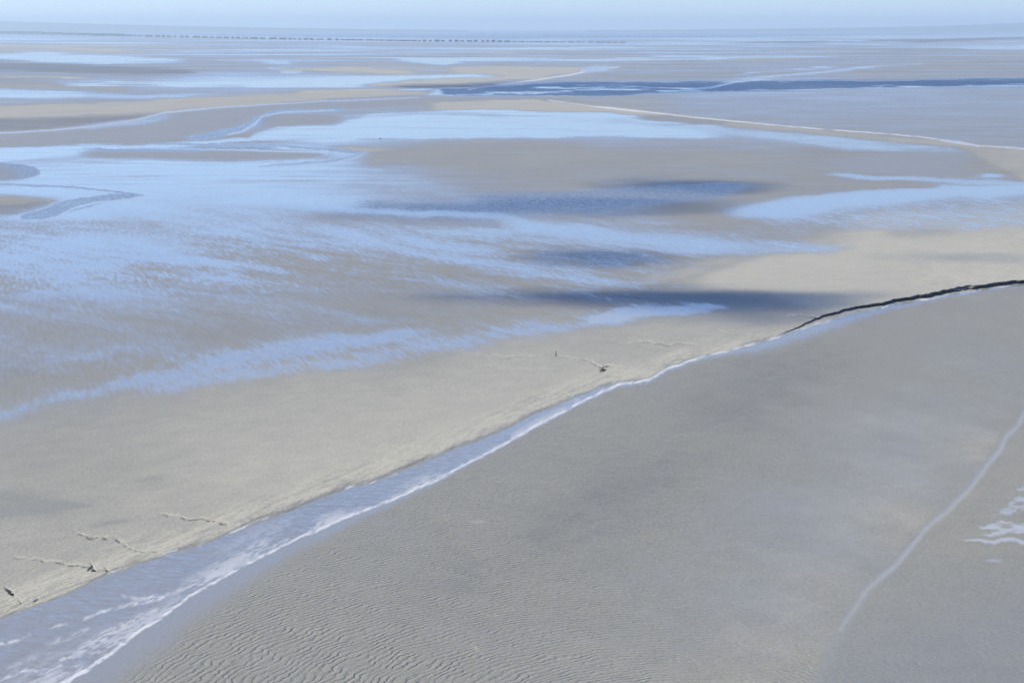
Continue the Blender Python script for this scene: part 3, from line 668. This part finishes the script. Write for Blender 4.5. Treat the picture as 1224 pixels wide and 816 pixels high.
# ------------------------------------------------------------------ low hills standing in for the bow of the horizon, with a headland at right
def flat_mat(name, col, rough=.9):
    m = bpy.data.materials.new(name); m.use_nodes = True
    nt = m.node_tree; b = nt.nodes['Principled BSDF']
    n = nn(nt, 'ShaderNodeTexNoise'); n.inputs['Scale'].default_value = .8; n.inputs['Detail'].default_value = 4
    tc = nn(nt, 'ShaderNodeNewGeometry'); nt.links.new(tc.outputs['Position'], n.inputs['Vector'])
    c = mix_c(nt, smap(nt, n.outputs['Fac'], .3, .7), tuple(x * .7 for x in col), tuple(x * 1.25 for x in col))
    nt.links.new(c, b.inputs['Base Color']); b.inputs['Roughness'].default_value = rough
    return m
def horizon_ridge(name, pts, dist, depth):
    """a ridge; pts = (photo column, photo row of the skyline)"""
    uu = np.arange(pts[0][0], pts[-1][0] + 1, 3.0)
    vv = np.interp(uu, [p[0] for p in pts], [p[1] for p in pts])
    prof = np.array([0, .35, .7, .92, 1, .8, .4, 0]); ys = np.linspace(-.5, .5, 8) * depth
    verts, faces = [], []
    for i, (u, v) in enumerate(zip(uu, vv)):
        rx, ry, rz = ray(u, v)
        H = max(0.5, CAM_H + rz / ry * dist) * (1 + .02 * math.sin(i * .7))
        for p, y in zip(prof, ys):
            verts.append((rx / ry * dist * (1 + y / dist), dist + y, p * H - (1 - p) * 3))
    n = len(prof)
    for i in range(len(uu) - 1):
        for j in range(n - 1):
            faces.append((i * n + j, (i + 1) * n + j, (i + 1) * n + j + 1, i * n + j + 1))
    me = bpy.data.meshes.new(name); me.from_pydata(verts, [], faces); me.materials.append(flat_mat(name, (.06, .08, .05)))
    for p in me.polygons: p.use_smooth = True
    o = bpy.data.objects.new(name, me); COL.objects.link(o); o['kind'] = 'structure'
horizon_ridge('horizon_bow_hills', [(-900, 14), (-300, 20), (0, 25.5), (100, 28.2), (200, 31), (330, 33.4), (450, 35.2), (560, 36.2)], 38000, 5000)
horizon_ridge('headland_hills', [(700, 36.2), (820, 35.6), (950, 34.2), (1060, 32.6), (1130, 31), (1180, 29), (1205, 27.6), (1240, 27.2), (1400, 23), (1800, 18)], 38000, 5000)

# ------------------------------------------------------------------ mussel beds: fields of stakes far out on the flats
stake_m = flat_mat('mussel_stake', (.03, .022, .02))
def stake_bed(w, dep, seed, h=9.0):
    """one bed: a winding row of mussel-grown stakes, read as a single dark crust with an uneven top"""
    rnd = random.Random(seed)
    path = []
    n = 9
    for r in range(n):
        xs = np.linspace(-w / 2, w / 2, 15)
        if r % 2: xs = xs[::-1]
        for x in xs: path.append((x + rnd.uniform(-.8, .8), (r - n / 2) * dep / n + rnd.uniform(-3, 3)))
    verts, faces = [], []
    for x, y in path:
        hh = h * rnd.uniform(.6, 1.1); b = len(verts)
        verts += [(x, y - 2.5, -.3), (x, y - 1.5, hh), (x, y + 1.5, hh), (x, y + 2.5, -.3)]
        if b:
            for k in range(3): faces.append((b - 4 + k, b + k, b + k + 1, b - 3 + k))
    faces.append((0, 1, 2, 3)); e = len(verts); faces.append((e - 1, e - 2, e - 3, e - 4))
    me = bpy.data.meshes.new('mussel_bed'); me.from_pydata(verts, [], faces); me.materials.append(stake_m)
    return me
BV = lambda u: np.interp(u, [0, 50, 100, 200, 300, 400, 500, 612, 740], [39.6, 40.2, 41.4, 43.8, 45.8, 47.4, 48.8, 49.8, 50.6])
beds = []
u = -60.0
rb = random.Random(4)
while u < 742:
    L_ = rb.uniform(14, 30) if u < 130 else rb.choice((2.4, 3.5, 4.5, 5.5, 6, 8.5))
    gap = rb.uniform(.4, 1.2) if u < 150 else rb.choice((1.6, 2.2, 2.8, 3.4, 5))
    if 405 < u < 505: L_ *= 1.6; gap *= .6
    if u > 570: L_ *= 1.2
    beds.append((u + L_ / 2, L_)); u += L_ + gap
protos = {}
GR = 'rows of mussel stakes along the far edge of the flats'
for i, (uc, L_) in enumerate(beds):
    v = BV(uc) + .5
    x, y = ground(uc, v)
    w = L_ / FPX * y
    key = (i % 6)
    me = protos.get(key)
    if me is None:
        me = protos[key] = stake_bed(60, 700, key)
    o = bpy.data.objects.new('mussel_bed', me); COL.objects.link(o)
    o.location = (x, y, 0); s = w / 60.0
    dens = .4 if uc > 610 else (.6 if 405 < uc < 505 else rb.uniform(.7, 1.05)) * (1.9 if uc < 150 else 1)
    o.rotation_euler = (0, 0, -math.atan2(x, y))
    o.scale = (s, (y / 14000.0) ** 2 * 1.2 * dens, dens * max(.9, .95 * y / 14000.0))
    prop(o, 'short dark dash of mussel stakes in the long line just below the horizon', 'mussel bed', group=GR)

# ------------------------------------------------------------------ small things on the sand
def finish(name, verts, faces, mat, loc, smooth=False):
    me = bpy.data.meshes.new(name); me.from_pydata(verts, [], faces); me.materials.append(mat)
    for p in me.polygons: p.use_smooth = smooth
    o = bpy.data.objects.new(name, me); COL.objects.link(o); o.location = loc
    return o
wood_m = flat_mat('weathered_wood', (.05, .045, .04))
def tube(path, radii, n=7, seed=0):
    rnd = random.Random(seed); verts, faces = [], []
    for i, (p, r) in enumerate(zip(path, radii)):
        p = Vector(p); t = (Vector(path[min(i + 1, len(path) - 1)]) - Vector(path[max(i - 1, 0)])).normalized()
        a = t.orthogonal().normalized(); b = t.cross(a)
        for k in range(n):
            q = p + (a * math.cos(k * 2 * math.pi / n) + b * math.sin(k * 2 * math.pi / n)) * r * rnd.uniform(.85, 1.15)
            verts.append(tuple(q))
    for i in range(len(path) - 1):
        for k in range(n):
            faces.append((i * n + k, i * n + (k + 1) % n, (i + 1) * n + (k + 1) % n, (i + 1) * n + k))
    faces.append(tuple(range(n))[::-1]); faces.append(tuple((len(path) - 1) * n + k for k in range(n)))
    return verts, faces
gxy = ground(664.5, 426)
v_, f_ = tube([(0, 0, -.3), (.03, 0, .4), (.02, .02, .9), (.08, 0, 1.35)], [.12, .11, .09, .06], seed=3)
prop(finish('wooden_stake', v_, f_, wood_m, (*gxy, .05)), 'thin dark wooden stake upright in the pale sand above the river, beside a faint runnel', 'stake')
def clump(name, uv, size, label, seed):
    rnd = random.Random(seed)
    import bmesh
    bm = bmesh.new(); bmesh.ops.create_icosphere(bm, subdivisions=3, radius=1)
    for v in bm.verts:
        n = .75 + .35 * math.sin(v.co.x * 5 + seed) * math.cos(v.co.y * 4.3 - seed) + rnd.uniform(-.06, .06)
        v.co = Vector((v.co.x * size[0] * n, v.co.y * size[1] * n, max(-.1, v.co.z) * size[2] * n))
    me = bpy.data.meshes.new(name); bm.to_mesh(me); bm.free(); me.materials.append(mud_m)
    o = bpy.data.objects.new(name, me); COL.objects.link(o); o.location = (*ground(*uv), .02)
    prop(o, label, 'mud clump')
mud_m = flat_mat('black_mud', (.022, .021, .02), .55)
clump('mud_clump', (721.5, 443), (.75, .9, .55), 'black lump in place of an erosion hole at the gully bend above the river', 2)  # added lump stands for a dark erosion hole
clump('mud_clump', (13, 710), (.6, .35, .22), 'black lump of mud on the eroded bank at the lower left', 5)
clump('mud_clump', (112, 683), (.5, .6, .35), 'dark clod of mud at the water edge where two small gullies meet', 8)
clump('mud_clump', (454.5, 166), (.8, 1.5, .6), 'tiny dark lump alone on the bright wet sand in the distance', 11)

# ------------------------------------------------------------------ clouds overhead (out of the picture); they shade the flats
cloud_m = bpy.data.materials.new('cloud'); cloud_m.use_nodes = True
nt = cloud_m.node_tree; nt.nodes.clear()
o_ = nn(nt, 'ShaderNodeOutputMaterial'); df = nn(nt, 'ShaderNodeBsdfDiffuse'); df.inputs['Color'].default_value = (.85, .85, .86, 1)
tr = nn(nt, 'ShaderNodeBsdfTransparent'); mx = nn(nt, 'ShaderNodeMixShader')
tc = nn(nt, 'ShaderNodeTexCoord')
ln = nn(nt, 'ShaderNodeVectorMath', operation='LENGTH'); fl = nn(nt, 'ShaderNodeVectorMath', operation='MULTIPLY'); fl.inputs[1].default_value = (1, 1, 0); nt.links.new(tc.outputs['Object'], fl.inputs[0]); nt.links.new(fl.outputs[0], ln.inputs[0])
nz = nn(nt, 'ShaderNodeTexNoise'); nz.inputs['Scale'].default_value = 1.7; nz.inputs['Detail'].default_value = 6; nt.links.new(tc.outputs['Object'], nz.inputs['Vector'])
al = math_n(nt, 'ADD', ln.outputs['Value'], math_n(nt, 'MULTIPLY', math_n(nt, 'SUBTRACT', nz.outputs['Fac'], .5), 1.5))
dens = smap(nt, al, .98, .15)
oi = nn(nt, 'ShaderNodeObjectInfo'); dens = math_n(nt, 'MULTIPLY', dens, oi.outputs['Alpha']); nt.links.new(dens, mx.inputs[0]); nt.links.new(tr.outputs[0], mx.inputs[1]); nt.links.new(df.outputs[0], mx.inputs[2]); nt.links.new(mx.outputs[0], o_.inputs[0])
def cloud(rect, alt, seed=0, strength=1.0):
    """shades the patch of beach between photo columns/rows rect = (u0, v0, u1, v1)"""
    u0, v0, u1, v1 = rect
    uc = (u0 + u1) / 2
    yn, yf = ground(uc, v1)[1], ground(uc, v0)[1]
    yc = (yn + yf) / 2
    xl = (u0 - 612) / FPX * yc; xr = (u1 - 612) / FPX * yc
    k = alt / math.tan(SUN_ELEV)
    h = Vector((math.sin(SUN_AZ), math.cos(SUN_AZ), 0)) * k
    import bmesh
    bm = bmesh.new(); bmesh.ops.create_icosphere(bm, subdivisions=4, radius=1)
    for v in bm.verts:
        n = 1 + .10 * math.sin(3.1 * v.co.x + seed) * math.cos(4.2 * v.co.y + seed)
        v.co *= n
    me = bpy.data.meshes.new('cloud'); bm.to_mesh(me); bm.free(); me.materials.append(cloud_m)
    for p in me.polygons: p.use_smooth = True
    o = bpy.data.objects.new('cloud', me); COL.objects.link(o)
    sx, sy = abs(xr - xl) / 2 * 1.25, (yf - yn) / 2 * 1.35
    o.scale = (sx, sy, min(sx, sy) * .35)
    o.location = ((xl + xr) / 2 + h.x, yc + h.y, alt)
    o['kind'] = 'structure'; o.color = (1, 1, 1, strength)
cloud((520, 345, 900, 366), 700, 1, .6)
cloud((700, 344, 1040, 372), 760, 5, .68)
cloud((740, 352, 1000, 388), 820, 9, .45)
cloud((730, 213, 910, 233), 1000, 2, .65)
cloud((540, 232, 850, 258), 1080, 7, .5)
cloud((380, 240, 640, 262), 1180, 8, .35)
cloud((630, 296, 790, 320), 800, 3, .55)
cloud((1060, 302, 1260, 318), 900, 12, .15)
cloud((520, 99, 900, 111), 1500, 4, .8)
cloud((860, 96, 1400, 104), 1600, 14, .8)

# ------------------------------------------------------------------ air over the bay
def haze():
    z0, z1 = -5.0, 330.0
    X0, X1, Y0, Y1 = -70000, 70000, -7000, 64000
    vs_ = [(x, y, z) for z in (z0, z1) for x, y in ((X0, Y0), (X1, Y0), (X1, Y1), (X0, Y1))]
    fc = [(0, 3, 2, 1), (4, 5, 6, 7), (0, 1, 5, 4), (1, 2, 6, 5), (2, 3, 7, 6), (3, 0, 4, 7)]
    me = bpy.data.meshes.new('haze'); me.from_pydata(vs_, [], fc)
    o = bpy.data.objects.new('haze', me); COL.objects.link(o); o['kind'] = 'stuff'
    m = bpy.data.materials.new('haze'); m.use_nodes = True
    t = m.node_tree; t.nodes.clear()
    out = t.nodes.new('ShaderNodeOutputMaterial'); vol = t.nodes.new('ShaderNodeVolumePrincipled')
    vol.inputs['Color'].default_value = (.70, .86, 1.0, 1)
    vol.inputs['Density'].default_value = HAZE_D
    vol.inputs['Anisotropy'].default_value = .2
    t.links.new(vol.outputs[0], out.inputs['Volume'])
    me.materials.append(m)
HAZE_D = 4.9e-5
haze()
